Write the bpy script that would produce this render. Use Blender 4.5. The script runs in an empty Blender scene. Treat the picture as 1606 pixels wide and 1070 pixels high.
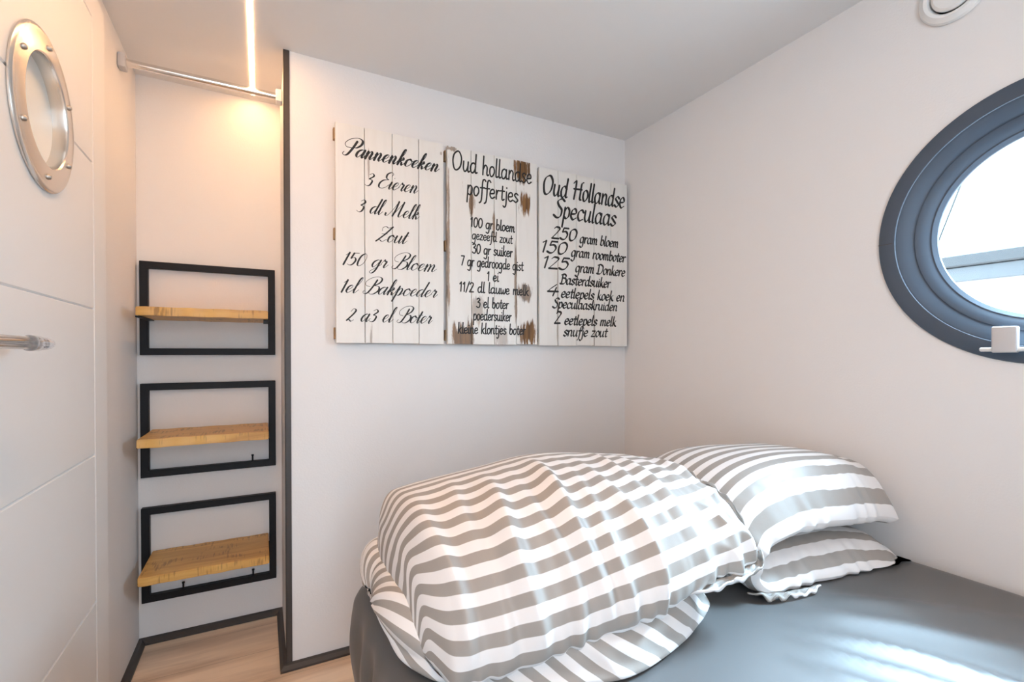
import bpy, bmesh, math, random
import numpy as np
from mathutils import Vector, Matrix

C = bpy.context.scene.collection
scene = bpy.context.scene
random.seed(7)
PI = math.pi

# ------------------------------------------------------------------ camera
F_PX, YAW, PITCH, ROLL, SY = 747.21, 0.48396, -0.00734, -0.00162, 27.118
CAM = Vector((0, 0, 1.1))
d = Vector((math.sin(YAW), math.cos(YAW), 0)); r = Vector((math.cos(YAW), -math.sin(YAW), 0)); u = Vector((0, 0, 1))
d2 = d*math.cos(PITCH) + u*math.sin(PITCH); u2 = -d*math.sin(PITCH) + u*math.cos(PITCH)
r3 = r*math.cos(ROLL) + u2*math.sin(ROLL); u3 = -r*math.sin(ROLL) + u2*math.cos(ROLL)
cam = bpy.data.cameras.new('camera'); cam_o = bpy.data.objects.new('camera', cam); C.objects.link(cam_o)
cam.sensor_width = 36; cam.sensor_fit = 'HORIZONTAL'; cam.lens = 36*F_PX/1606; cam.shift_y = SY/1606
cam.clip_start = 0.02
M = Matrix((r3, u3, -d2)).transposed().to_4x4(); M.translation = CAM
cam_o.matrix_world = M
scene.camera = cam_o

# ------------------------------------------------------------------ room measures (metres)
H = 2.161                    # ceiling
XL, XR = -0.417, 1.600       # left and right wall
YB, YA, XA = 1.838, 2.258, 0.074   # back wall, alcove back wall, alcove corner
YR = -1.6                    # rear wall behind the camera
WY, WZ, WR = 0.395, 1.415, 0.34    # round window
ZB = 0.5435                  # top of the bed

# ------------------------------------------------------------------ world, lights, exposure
scene.view_settings.view_transform = 'Standard'; scene.view_settings.look = 'None'
scene.view_settings.gamma = 1; scene.view_settings.use_curve_mapping = False
scene.view_settings.exposure = -0.03
world = bpy.data.worlds.new('sky'); scene.world = world; world.use_nodes = True
# bright overcast sky above the horizon, darker quay and water below it
bg = world.node_tree.nodes['Background']; bg.inputs[1].default_value = 40.0
wn, wl = world.node_tree.nodes, world.node_tree.links
wt = wn.new('ShaderNodeTexCoord'); wsx = wn.new('ShaderNodeSeparateXYZ'); wl.new(wt.outputs['Generated'], wsx.inputs[0])
wm = wn.new('ShaderNodeMapRange'); wm.inputs[1].default_value = -0.12; wm.inputs[2].default_value = 0.10; wl.new(wsx.outputs[2], wm.inputs[0])
wc = wn.new('ShaderNodeMix'); wc.data_type = 'RGBA'; wc.inputs[6].default_value = (0.27, 0.31, 0.34, 1); wc.inputs[7].default_value = (0.59, 0.81, 1.0, 1)
wl.new(wm.outputs[0], wc.inputs[0]); wl.new(wc.outputs[2], bg.inputs[0])

def area(name, loc, rot, sx, sy, power, col, portal=False, shape='RECTANGLE', spread=None):
    l = bpy.data.lights.new(name, 'AREA'); l.shape = shape; l.size = sx; l.size_y = sy; l.energy = power; l.color = col
    if spread: l.spread = spread
    o = bpy.data.objects.new(name, l); C.objects.link(o); o.location = loc; o.rotation_euler = rot
    if portal: l.cycles.is_portal = True
    return o
area('window_sky_portal', (XR+0.115, WY, WZ), (0, PI/2, 0), 0.48, 0.48, 1, (1, 1, 1), portal=True)
area('rear_fill_area', (-0.05, YR+0.05, 1.0), (PI/2, 0, 0), 0.62, 1.9, 27, (0.68, 0.84, 1.0))  # added cool fill light behind the camera; the rear wall has no opening
# hazy sun: its soft beam falls through the round window onto the bed
sn = bpy.data.lights.new('hazy_sun', 'SUN'); sn.energy = 58; sn.color = (0.52, 0.78, 1.0); sn.angle = math.radians(32)
sno = bpy.data.objects.new('hazy_sun', sn); C.objects.link(sno)
sno.rotation_euler = (Vector((0.74, 0.40, ZB))-Vector((XR+0.06, WY, WZ+0.02))).to_track_quat('-Z', 'Y').to_euler()
pl = bpy.data.lights.new('rear_fill_point', 'POINT'); pl.energy = 6; pl.color = (1.0, 0.94, 0.86); pl.shadow_soft_size = 0.18  # added soft fill behind the camera to lift the ceiling; no fixture there
plo = bpy.data.objects.new('rear_fill_point', pl); C.objects.link(plo); plo.location = (0.45, -0.95, 1.72)

# ------------------------------------------------------------------ helpers
def tag(o, label=None, cat=None, group=None, kind=None):
    if label: o['label'] = label
    if cat: o['category'] = cat
    if group: o['group'] = group
    if kind: o['kind'] = kind
    return o
def mesh_obj(name, verts, faces, mat=None, parent=None, smooth=True):
    me = bpy.data.meshes.new(name); me.from_pydata([tuple(v) for v in verts], [], [tuple(f) for f in faces]); me.update()
    if mat: me.materials.append(mat)
    if smooth: me.polygons.foreach_set('use_smooth', [True]*len(me.polygons))
    o = bpy.data.objects.new(name, me); C.objects.link(o)
    if parent: o.parent = parent; o.matrix_parent_inverse = parent.matrix_basis.inverted()
    return o
def bm_obj(name, bm, mat=None, parent=None, smooth=False, auto=None):
    bmesh.ops.recalc_face_normals(bm, faces=bm.faces)
    me = bpy.data.meshes.new(name); bm.to_mesh(me); bm.free()
    if mat: me.materials.append(mat)
    if smooth or auto:
        me.polygons.foreach_set('use_smooth', [True]*len(me.polygons))
    if auto: me.set_sharp_from_angle(angle=math.radians(auto))
    o = bpy.data.objects.new(name, me); C.objects.link(o)
    if parent: o.parent = parent; o.matrix_parent_inverse = parent.matrix_basis.inverted()
    return o
def empty(name, loc):
    o = bpy.data.objects.new(name, None); C.objects.link(o); o.location = loc; o.empty_display_size = 0.05
    return o
def add_box(bm, lo, hi, bev=0.0, seg=2):
    vs = [bm.verts.new((x, y, z)) for x in (lo[0], hi[0]) for y in (lo[1], hi[1]) for z in (lo[2], hi[2])]
    fs = [(0,1,3,2), (4,6,7,5), (0,4,5,1), (2,3,7,6), (0,2,6,4), (1,5,7,3)]
    faces = [bm.faces.new([vs[i] for i in f]) for f in fs]
    if bev > 0:
        es = list({e for f in faces for e in f.edges})
        bmesh.ops.bevel(bm, geom=es, offset=bev, segments=seg, affect='EDGES', profile=0.5)
def box(name, lo, hi, mat, parent=None, bev=0.0, seg=2):
    bm = bmesh.new(); add_box(bm, lo, hi, bev, seg)
    return bm_obj(name, bm, mat, parent, auto=35 if bev > 0 else None)
def sweep_x(prof, n=96):
    """lathe about the +X axis: prof is a list of (radius, x)"""
    V, Fc = [], []
    for rad, x in prof:
        for k in range(n):
            a = 2*PI*k/n; V.append((x, rad*math.cos(a), rad*math.sin(a)))
    m = len(prof)
    for i in range(m-1):
        for k in range(n):
            k2 = (k+1) % n
            Fc.append((i*n+k, i*n+k2, (i+1)*n+k2, (i+1)*n+k))
    return V, Fc
def lathe(name, prof, origin, mat, parent=None, n=96, auto=30, axis='X', cap=False):
    V, Fc = sweep_x(prof, n)
    if cap:
        Fc.append(tuple(range(n))); Fc.append(tuple(range((len(prof)-1)*n, len(prof)*n)))
    if axis == 'Y': V = [(y, x, z) for x, y, z in V]
    if axis == 'Z': V = [(z, y, x) for x, y, z in V]
    bm = bmesh.new(); bv = [bm.verts.new((v[0]+origin[0], v[1]+origin[1], v[2]+origin[2])) for v in V]
    for f in Fc: bm.faces.new([bv[i] for i in f])
    return bm_obj(name, bm, mat, parent, auto=auto)

# ------------------------------------------------------------------ materials
def mat(name, col, rough=0.5, metal=0.0, spec=0.5, noise=None, bump=None, **kw):
    m = bpy.data.materials.new(name); m.use_nodes = True; nt = m.node_tree; N, L = nt.nodes, nt.links
    b = N['Principled BSDF']; b.inputs['Base Color'].default_value = (*col, 1)
    b.inputs['Roughness'].default_value = rough; b.inputs['Metallic'].default_value = metal
    b.inputs['Specular IOR Level'].default_value = spec
    for k, v in kw.items(): b.inputs[k.replace('_', ' ')].default_value = v
    tc = N.new('ShaderNodeTexCoord')
    if noise:
        sc, amt = noise
        n = N.new('ShaderNodeTexNoise'); n.inputs['Scale'].default_value = sc; n.inputs['Detail'].default_value = 4
        L.new(tc.outputs['Object'], n.inputs['Vector'])
        mr = N.new('ShaderNodeMapRange'); mr.inputs[3].default_value = 1-amt; mr.inputs[4].default_value = 1+amt
        L.new(n.outputs['Fac'], mr.inputs[0])
        mx = N.new('ShaderNodeVectorMath'); mx.operation = 'SCALE'; mx.inputs[0].default_value = col
        L.new(mr.outputs[0], mx.inputs['Scale']); L.new(mx.outputs[0], b.inputs['Base Color'])
    if bump:
        sc, st, dist = bump
        n = N.new('ShaderNodeTexNoise'); n.inputs['Scale'].default_value = sc; n.inputs['Detail'].default_value = 3
        L.new(tc.outputs['Object'], n.inputs['Vector'])
        bp = N.new('ShaderNodeBump'); bp.inputs['Strength'].default_value = st; bp.inputs['Distance'].default_value = dist
        L.new(n.outputs['Fac'], bp.inputs['Height']); L.new(bp.outputs[0], b.inputs['Normal'])
    return m
WALL = mat('wall_paint', (0.79, 0.78, 0.775), 0.75, spec=0.25, noise=(3, 0.015), bump=(170, 0.25, 0.002))
CEIL = mat('ceiling_paint', (0.80, 0.79, 0.78), 0.8, spec=0.2, noise=(2, 0.01), bump=(220, 0.08, 0.001))
DOOR = mat('door_lacquer', (0.80, 0.795, 0.785), 0.42, spec=0.4, noise=(4, 0.01))
TRIM = mat('dark_trim', (0.044, 0.037, 0.034), 0.45, noise=(30, 0.12))
BLACK = mat('black_steel', (0.006, 0.006, 0.008), 0.5, spec=0.25, noise=(60, 0.2), bump=(300, 0.1, 0.0005))
CHROME = mat('brushed_chrome', (0.80, 0.78, 0.75), 0.16, 1.0, noise=(40, 0.03))
POLISH = mat('polished_steel', (0.72, 0.69, 0.65), 0.24, 1.0, noise=(25, 0.03))
SCREW = mat('screw_steel', (0.45, 0.42, 0.38), 0.35, 1.0, noise=(200, 0.1))
GREYP = mat('grey_plastic', (0.55, 0.54, 0.54), 0.4, noise=(20, 0.02))
WHITEP = mat('white_plastic', (0.82, 0.82, 0.81), 0.35, noise=(20, 0.02))
RING = mat('blue_grey_frame_paint', (0.066, 0.088, 0.120), 0.50, spec=0.3, noise=(9, 0.10), bump=(60, 0.06, 0.001))
SHEET = mat('grey_satin_sheet', (0.088, 0.085, 0.084), 0.47, spec=0.9, noise=(5, 0.05), bump=(900, 0.1, 0.0004), Sheen_Weight=0.10, Sheen_Roughness=0.4)
INK = mat('black_lettering_paint', (0.012, 0.010, 0.009), 0.6, noise=(120, 0.3))
BATTEN = mat('raw_batten_wood', (0.30, 0.19, 0.10), 0.75, noise=(30, 0.3))
BEAM = mat('weathered_dark_beam', (0.0042, 0.0038, 0.0038), 0.8, noise=(14, 0.3))
BEAM2 = mat('pale_grey_beam', (0.0125, 0.0127, 0.0132), 0.7, noise=(14, 0.12))

def emit(name, col, s):
    m = bpy.data.materials.new(name); m.use_nodes = True; nt = m.node_tree
    nt.nodes.remove(nt.nodes['Principled BSDF']); e = nt.nodes.new('ShaderNodeEmission')
    e.inputs[0].default_value = (*col, 1); e.inputs[1].default_value = s
    nt.links.new(e.outputs[0], nt.nodes['Material Output'].inputs[0]); return m
LED = emit('warm_led_glow', (1.0, 0.53, 0.23), 98.0)

def glass_mat(name, tint, gloss=0.06):
    m = bpy.data.materials.new(name); m.use_nodes = True; nt = m.node_tree; N, L = nt.nodes, nt.links
    N.remove(N['Principled BSDF'])
    t = N.new('ShaderNodeBsdfTransparent'); t.inputs[0].default_value = (*tint, 1)
    g = N.new('ShaderNodeBsdfGlossy'); g.inputs['Roughness'].default_value = 0.03
    fr = N.new('ShaderNodeFresnel'); fr.inputs[0].default_value = 1.45
    ge = N.new('ShaderNodeNewGeometry'); io = N.new('ShaderNodeMapRange'); io.inputs[3].default_value = 1.45; io.inputs[4].default_value = 1/1.45
    L.new(ge.outputs['Backfacing'], io.inputs[0]); L.new(io.outputs[0], fr.inputs[0])
    mx = N.new('ShaderNodeMixShader'); L.new(fr.outputs[0], mx.inputs[0]); L.new(t.outputs[0], mx.inputs[1]); L.new(g.outputs[0], mx.inputs[2])
    L.new(mx.outputs[0], N['Material Output'].inputs[0]); return m
PANE = glass_mat('window_glass', (0.97, 0.98, 0.98))
ACRYL = mat('clear_acrylic', (0.92, 0.93, 0.96), 0.06, Transmission_Weight=0.85, IOR=1.4)
FROST = mat('frosted_glass', (0.80, 0.83, 0.81), 0.30, spec=0.5, noise=(3, 0.01))

def wood_mat(name, base, dark, scale, axis=0, dist=3.0, rough=0.5, spots=0.0, planks=None):
    m = bpy.data.materials.new(name); m.use_nodes = True; nt = m.node_tree; N, L = nt.nodes, nt.links
    b = N['Principled BSDF']; b.inputs['Roughness'].default_value = rough
    tc = N.new('ShaderNodeTexCoord'); mp = N.new('ShaderNodeMapping')
    s = [1, 1, 1]; s[axis] = 0.09; mp.inputs['Scale'].default_value = [scale*k for k in s]
    L.new(tc.outputs['Object'], mp.inputs[0])
    n = N.new('ShaderNodeTexNoise'); n.inputs['Scale'].default_value = 1; n.inputs['Detail'].default_value = 7; n.inputs['Roughness'].default_value = 0.62
    n.inputs['Distortion'].default_value = dist*0.3
    L.new(mp.outputs[0], n.inputs['Vector'])
    cr = N.new('ShaderNodeValToRGB'); e = cr.color_ramp.elements
    e[0].position = 0.30; e[0].color = (*dark, 1); e[1].position = 0.58; e[1].color = (*base, 1)
    L.new(n.outputs['Fac'], cr.inputs[0])
    out = cr.outputs[0]
    n2 = N.new('ShaderNodeTexNoise'); n2.inputs['Scale'].default_value = 2.2; n2.inputs['Detail'].default_value = 3
    mp2 = N.new('ShaderNodeMapping'); s2 = [1.6, 1.6, 1.6]; s2[axis] = 0.5; mp2.inputs['Scale'].default_value = s2
    L.new(tc.outputs['Object'], mp2.inputs[0]); L.new(mp2.outputs[0], n2.inputs['Vector'])
    mr = N.new('ShaderNodeMapRange'); mr.inputs[1].default_value = 0.3; mr.inputs[2].default_value = 0.7; mr.inputs[3].default_value = 0.80; mr.inputs[4].default_value = 1.12
    L.new(n2.outputs['Fac'], mr.inputs[0])
    sc = N.new('ShaderNodeVectorMath'); sc.operation = 'SCALE'; L.new(out, sc.inputs[0]); L.new(mr.outputs[0], sc.inputs['Scale'])
    out = sc.outputs[0]
    if spots:     # saw marks and knots
        w = N.new('ShaderNodeTexNoise'); w.inputs['Scale'].default_value = 1; w.inputs['Detail'].default_value = 2
        mp3 = N.new('ShaderNodeMapping'); mp3.inputs['Scale'].default_value = (150, 14, 14); L.new(tc.outputs['Object'], mp3.inputs[0]); L.new(mp3.outputs[0], w.inputs['Vector'])
        w2 = N.new('ShaderNodeTexNoise'); w2.inputs['Scale'].default_value = 14; w2.inputs['Detail'].default_value = 2; L.new(tc.outputs['Object'], w2.inputs['Vector'])
        mu = N.new('ShaderNodeMath'); mu.operation = 'MULTIPLY'; L.new(w.outputs['Fac'], mu.inputs[0]); L.new(w2.outputs['Fac'], mu.inputs[1])
        mr3 = N.new('ShaderNodeMapRange'); mr3.inputs[1].default_value = 0.30; mr3.inputs[2].default_value = 0.38; mr3.inputs[3].default_value = 0; mr3.inputs[4].default_value = spots
        L.new(mu.outputs[0], mr3.inputs[0])
        mx = N.new('ShaderNodeMix'); mx.data_type = 'RGBA'; L.new(mr3.outputs[0], mx.inputs[0]); L.new(out, mx.inputs[6]); mx.inputs[7].default_value = (0.10, 0.045, 0.012, 1)
        out = mx.outputs[2]
    if planks:    # joints between floor boards (running along X)
        wd, off = planks
        sep = N.new('ShaderNodeSeparateXYZ'); L.new(tc.outputs['Object'], sep.inputs[0])
        a1 = N.new('ShaderNodeMath'); a1.operation = 'ADD'; a1.inputs[1].default_value = off+10*wd; L.new(sep.outputs[1], a1.inputs[0])
        dv = N.new('ShaderNodeMath'); dv.operation = 'DIVIDE'; dv.inputs[1].default_value = wd; L.new(a1.outputs[0], dv.inputs[0])
        fr = N.new('ShaderNodeMath'); fr.operation = 'FRACT'; L.new(dv.outputs[0], fr.inputs[0])
        lt = N.new('ShaderNodeMath'); lt.operation = 'LESS_THAN'; lt.inputs[1].default_value = 0.009; L.new(fr.outputs[0], lt.inputs[0])
        mx = N.new('ShaderNodeMix'); mx.data_type = 'RGBA'; L.new(lt.outputs[0], mx.inputs[0]); L.new(out, mx.inputs[6]); mx.inputs[7].default_value = (0.40, 0.28, 0.18, 1)
        out = mx.outputs[2]
    L.new(out, b.inputs['Base Color'])
    bp = N.new('ShaderNodeBump'); bp.inputs['Strength'].default_value = 0.15; bp.inputs['Distance'].default_value = 0.002
    L.new(n.outputs['Fac'], bp.inputs['Height']); L.new(bp.outputs[0], b.inputs['Normal'])
    return m
FLOOR = wood_mat('oak_laminate', (0.93, 0.73, 0.54), (0.56, 0.38, 0.25), 9, 0, 2.0, 0.38, planks=(0.19, -0.09))
MANGO = wood_mat('mango_wood', (0.72, 0.42, 0.12), (0.52, 0.27, 0.065), 26, 0, 3.5, 0.42, spots=0.5)

# ------------------------------------------------------------------ room shell
def shell(name, lo, hi, m): return tag(box(name, lo, hi, m), kind='structure')
shell('floor', (XL-0.05, YR-0.05, -0.06), (XR+0.05, YA+0.05, 0), FLOOR)
shell('ceiling', (XL-0.05, YR-0.05, H), (XR+0.05, YA+0.05, H+0.06), CEIL)
shell('wall_left', (XL-0.06, YR, 0), (XL, YA, H), WALL)
shell('wall_alcove', (XL-0.06, YA, 0), (XA+0.02, YA+0.06, H), WALL)
shell('wall_back', (XA, YB, 0), (XR+0.05, YA+0.06, H), WALL)
shell('wall_rear', (XL-0.06, YR-0.06, 0), (XR+0.1, YR, H), WALL)
# right wall with a round hole for the window
def right_wall():
    y0, y1, z0, z1 = YR, YB+0.01, 0.0, H
    angs = sorted(set([2*PI*k/120 for k in range(120)] + [math.atan2(z-WZ, y-WY) % (2*PI) for y in (y0, y1) for z in (z0, z1)]))
    n = len(angs); inner, outer = [], []
    for a in angs:
        c, s = math.cos(a), math.sin(a); inner.append((WY+0.30*c, WZ+0.30*s))
        t = 1e9
        if c > 1e-9: t = min(t, (y1-WY)/c)
        if c < -1e-9: t = min(t, (y0-WY)/c)
        if s > 1e-9: t = min(t, (z1-WZ)/s)
        if s < -1e-9: t = min(t, (z0-WZ)/s)
        outer.append((WY+t*c, WZ+t*s))
    bm = bmesh.new(); L = []
    for x in (XR, XR+0.13):
        L.append([bm.verts.new((x, *p)) for p in inner]); L.append([bm.verts.new((x, *p)) for p in outer])
    for k in range(n):
        j = (k+1) % n
        bm.faces.new((L[0][k], L[0][j], L[1][j], L[1][k])); bm.faces.new((L[2][k], L[3][k], L[3][j], L[2][j]))
        bm.faces.new((L[0][k], L[2][k], L[2][j], L[0][j])); bm.faces.new((L[1][k], L[1][j], L[3][j], L[3][k]))
    return tag(bm_obj('wall_right', bm, WALL), kind='structure')
right_wall()

def quarter(name, path, h=0.022, t=0.022):
    """low skirting strip along a polyline on the floor; the profile leans into the wall on the left of the path"""
    prof = [(0, 0), (t, 0), (t, h*0.35), (t*0.55, h*0.86), (0.004, h), (0, h)]
    V, Fc = [], []; n = len(prof)
    P = [Vector((p[0], p[1])) for p in path]
    for i, p in enumerate(P):
        dirs = []
        if i > 0: dirs.append((P[i]-P[i-1]).normalized())
        if i < len(P)-1: dirs.append((P[i+1]-P[i]).normalized())
        nn = [Vector((q.y, -q.x)) for q in dirs]
        if len(nn) == 2:
            mvec = (nn[0]+nn[1]); mvec = mvec/(1+nn[0].dot(nn[1]))
        else: mvec = nn[0]
        for a, z in prof: V.append((p.x+mvec.x*a, p.y+mvec.y*a, z))
    for i in range(len(P)-1):
        for k in range(n):
            j = (k+1) % n; Fc.append((i*n+k, (i+1)*n+k, (i+1)*n+j, i*n+j))
    Fc.append(tuple(range(n))); Fc.append(tuple(range((len(P)-1)*n, len(P)*n)))
    return tag(mesh_obj(name, V, Fc, TRIM, smooth=False), kind='structure')
quarter('baseboard_left', [(XL, 1.75), (XL, YA), (XA, YA), (XA, YB), (XR, YB)])
bm = bmesh.new()   # dark corner profile on the partition's edge
add_box(bm, (XA-0.003, YB-0.004, 0.0), (XA+0.017, YB, H), 0.0012, 1)
add_box(bm, (XA-0.003, YB-0.004, 0.0), (XA, YB+0.014, H), 0.0008, 1)
tag(bm_obj('trim_1', bm, TRIM), kind='structure')

# ------------------------------------------------------------------ round window in the right wall
win = tag(empty('window_1', (XR, WY, WZ)), kind='structure')
o_ = (XR, WY, WZ)
lathe('window_flange', [(0.337, 0.0), (0.340, -0.002), (0.338, -0.0070), (0.330, -0.0092), (0.303, -0.0098), (0.2990, -0.0080), (0.2978, -0.004)], o_, RING, win, 128)
lathe('window_reveal', [(0.2982, -0.0045), (0.295, -0.0035), (0.266, 0.020), (0.2635, 0.0225), (0.262, 0.022)], o_, RING, win, 128)
lathe('window_frame', [(0.2630, 0.0200), (0.259, 0.0215), (0.245, 0.030), (0.236, 0.0395), (0.2325, 0.0400), (0.2235, 0.0500), (0.2225, 0.0560), (0.226, 0.062), (0.300, 0.080)], o_, RING, win, 128)
lathe('window_pane', [(0.001, 0.053), (0.2228, 0.053)], o_, PANE, win, 96)
box('flange_seam', (XR-0.0102, WY+0.302, WZ-0.0008), (XR-0.0088, WY+0.338, WZ+0.0008), TRIM, win)
hb = box('hinge_plate', (XR-0.036, 0.4375, 1.103), (XR-0.014, 0.4825, 1.166), GREYP, win, 0.004, 3)
lathe('hinge_pin', [(0.0005, -0.072), (0.0042, -0.071), (0.0050, -0.069), (0.0050, 0.069), (0.0042, 0.071), (0.0005, 0.072)], (XR-0.026, 0.434, 1.111), WHITEP, win, 20, axis='Y')

# outside the window: a dock beam and a mooring line
def bar(name, a, b, w, h, m, parent=None, bev=0.004):
    a, b = Vector(a), Vector(b); L = (b-a).length; bm = bmesh.new(); add_box(bm, (0, -w/2, -h/2), (L, w/2, h/2), bev, 1)
    q = (b-a).to_track_quat('X', 'Z'); bm.transform(Matrix.Translation(a) @ q.to_matrix().to_4x4())
    return bm_obj(name, bm, m, parent, auto=35)
beam = tag(empty('dock_beam', (2.35, 0.6, 1.373)), 'dark weathered beam over a pale grey rail outside the round window', 'beam')
bar('beam', (2.35, 1.35, 1.4515), (2.35, -0.40, 1.4515), 0.06, 0.043, BEAM, beam)
bar('rail', (2.36, 1.35, 1.401), (2.36, -0.40, 1.401), 0.05, 0.057, BEAM2, beam)

rope = tag(lathe('mooring_line', [(0.004, 0.0), (0.004, 0.56)], (0, 0, 0), BEAM, None, 12), 'thin dark line hanging outside the round window above the dock beam', 'rope')
rope.matrix_world = Matrix.Translation((2.35, 0.900, 1.475)) @ Vector((0, -0.056, 0.168)).to_track_quat('X', 'Z').to_matrix().to_4x4()

# ------------------------------------------------------------------ ventilation valve high on the right wall
vv = tag(empty('ventilation_valve', (XR, 0.565, 2.04)), 'round white ventilation valve high on the wall above the window', 'air vent')
vo = (XR, 0.565, 2.04)
lathe('valve_ring', [(0.040, 0.0), (0.073, 0.0), (0.076, -0.004), (0.073, -0.011), (0.062, -0.018), (0.054, -0.016), (0.050, -0.006), (0.048, 0.0)], vo, WHITEP, vv, 64)
lathe('valve_disc', [(0.001, -0.020), (0.040, -0.019), (0.046, -0.014), (0.047, -0.010), (0.044, -0.006), (0.02, -0.004), (0.02, 0.0)], vo, WHITEP, vv, 64)

# ------------------------------------------------------------------ left door with porthole and handle
XD = -0.387
dy0, dy1, dz1 = 0.76, 1.722, 2.058
door = tag(empty('door_1', (XL, dy1, 0)), kind='structure')
def groove_door():
    # slab whose face is cut by shallow V grooves: one frame groove and four horizontals
    g = 0.0034; dep = 0.0042
    gy = [0.872, 1.612]; gz = [1.982, 1.601, 1.221, 0.841, 0.455, 0.075]
    ys = [dy0]+[v for c in gy for v in (c-g, c, c+g)]+[dy1]
    zs = [0.008]+[v for c in sorted(gz) for v in (c-g, c, c+g)]+[dz1]
    bm = bmesh.new(); G = {}
    def depth(y, z):
        inside = gy[0]-1e-6 <= y <= gy[1]+1e-6 and gz[-1]-1e-6 <= z <= gz[0]+1e-6
        onz = any(abs(z-c) < 1e-6 for c in gz); ony = any(abs(y-c) < 1e-6 for c in gy)
        return dep if inside and (onz or ony) else 0
    for i, y in enumerate(ys):
        for j, z in enumerate(zs): G[i, j] = bm.verts.new((XD-depth(y, z), y, z))
    for i in range(len(ys)-1):
        for j in range(len(zs)-1): bm.faces.new((G[i, j], G[i+1, j], G[i+1, j+1], G[i, j+1]))
    ny, nz = len(ys)-1, len(zs)-1
    ring = [G[i, 0] for i in range(ny+1)]+[G[ny, j] for j in range(1, nz+1)]+[G[i, nz] for i in range(ny-1, -1, -1)]+[G[0, j] for j in range(nz-1, 0, -1)]
    back = [bm.verts.new((XL+0.001, v.co.y, v.co.z)) for v in ring]
    for k in range(len(ring)):
        j = (k+1) % len(ring); bm.faces.new((ring[k], back[k], back[j], ring[j]))
    leaf = bm_obj('door_leaf', bm, DOOR, door)
    V, Fc = sweep_x([(0.1085, -0.1), (0.1085, 0.1)], 96); Fc += [tuple(range(96)), tuple(range(96, 192))]
    cb = bmesh.new(); bv = [cb.verts.new((v[0]+XD, v[1]+PY, v[2]+PZ)) for v in V]
    for f in Fc: cb.faces.new([bv[i] for i in f])
    cut = bm_obj('cutter', cb)
    bo = leaf.modifiers.new('opening', 'BOOLEAN'); bo.object = cut; bo.operation = 'DIFFERENCE'; bo.solver = 'EXACT'
    bpy.context.view_layer.update()
    me = bpy.data.meshes.new_from_object(leaf.evaluated_get(bpy.context.evaluated_depsgraph_get()))
    leaf.modifiers.clear(); leaf.data = me; me.name = 'door_leaf'; bpy.data.objects.remove(cut)
    return leaf
PY, PZ = 1.287, 1.590
groove_door()
port = empty('porthole', (XD, PY, PZ)); port.parent = door; port.matrix_parent_inverse = door.matrix_basis.inverted()
po = (XD, PY, PZ)
# a flat bright flange around a short tube through the door (+X points into the room)
lathe('porthole_ring', [(0.1555, 0.0), (0.1580, 0.002), (0.1580, 0.0045), (0.1555, 0.0070), (0.150, 0.0085), (0.147, 0.0080), (0.145, 0.0085), (0.116, 0.0105), (0.1105, 0.0108), (0.1080, 0.0085), (0.1072, 0.004), (0.1070, -0.022)], po, POLISH, port, 128)
lathe('porthole_glass', [(0.0008, -0.016), (0.1075, -0.016)], po, FROST, port, 96)
for k in range(6):
    a = math.radians(88+60*k); cy_, cz_ = PY+0.131*math.cos(a), PZ+0.131*math.sin(a)
    s = lathe('screw', [(0.0006, 0.0062), (0.003, 0.006), (0.0052, 0.004), (0.0060, 0.0015), (0.0060, -0.003)], (XD+0.0085, cy_, cz_), SCREW, port, 20)
hd = empty('door_handle', (XD, 0.86, 1.12)); hd.parent = door; hd.matrix_parent_inverse = door.matrix_basis.inverted()
hx = -0.327
lathe('handle_bar', [(0.0005, 0.80), (0.0105, 0.802), (0.0105, 1.040), (0.009, 1.044), (0.0005, 1.045)], (hx, 0, 1.120), CHROME, hd, 32, axis='Y')
lathe('handle_cap', [(0.0112, 1.028), (0.0128, 1.029), (0.0128, 1.056), (0.0108, 1.062), (0.0108, 1.092), (0.0095, 1.104), (0.0060, 1.112), (0.0005, 1.115)], (hx, 0, 1.120), ACRYL, hd, 32, axis='Y')
lathe('handle_post', [(0.016, 0.0), (0.016, 0.006), (0.008, 0.010), (0.008, 0.062)], (XD, 1.075, 1.120), ACRYL, hd, 24)
lathe('handle_post', [(0.026, 0.0), (0.026, 0.008), (0.009, 0.011), (0.009, 0.062)], (XD, 0.83, 1.120), CHROME, hd, 32)

# ------------------------------------------------------------------ LED line and wardrobe rail in the alcove
led = tag(empty('ceiling_light', (-0.027, 1.2, H)), 'long thin warm LED line light set in the ceiling', 'light')
box('light_strip', (-0.0335, -1.3, H-0.0010), (-0.0195, 2.215, H+0.002), LED, led)
rail = tag(empty('wardrobe_rail', ((XL+XA)/2, 2.018, 2.08)), 'polished chrome hanging rail spanning the alcove under the ceiling', 'clothes rail')
bm = bmesh.new()
R_ = lathe('tube', [(0.0125, XL+0.018), (0.0125, XA-0.018)], (0, 2.018, 2.080), CHROME, rail, 32)
for sx, x0 in ((1, XL), (-1, XA)):
    a, b = sorted((x0+sx*0.0005, x0+sx*0.022))
    box('rail_bracket', (a, 2.018-0.021, 2.080-0.024), (b, 2.018+0.021, 2.080+0.022), GREYP if sx > 0 else WHITEP, rail, 0.004, 2)

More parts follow.
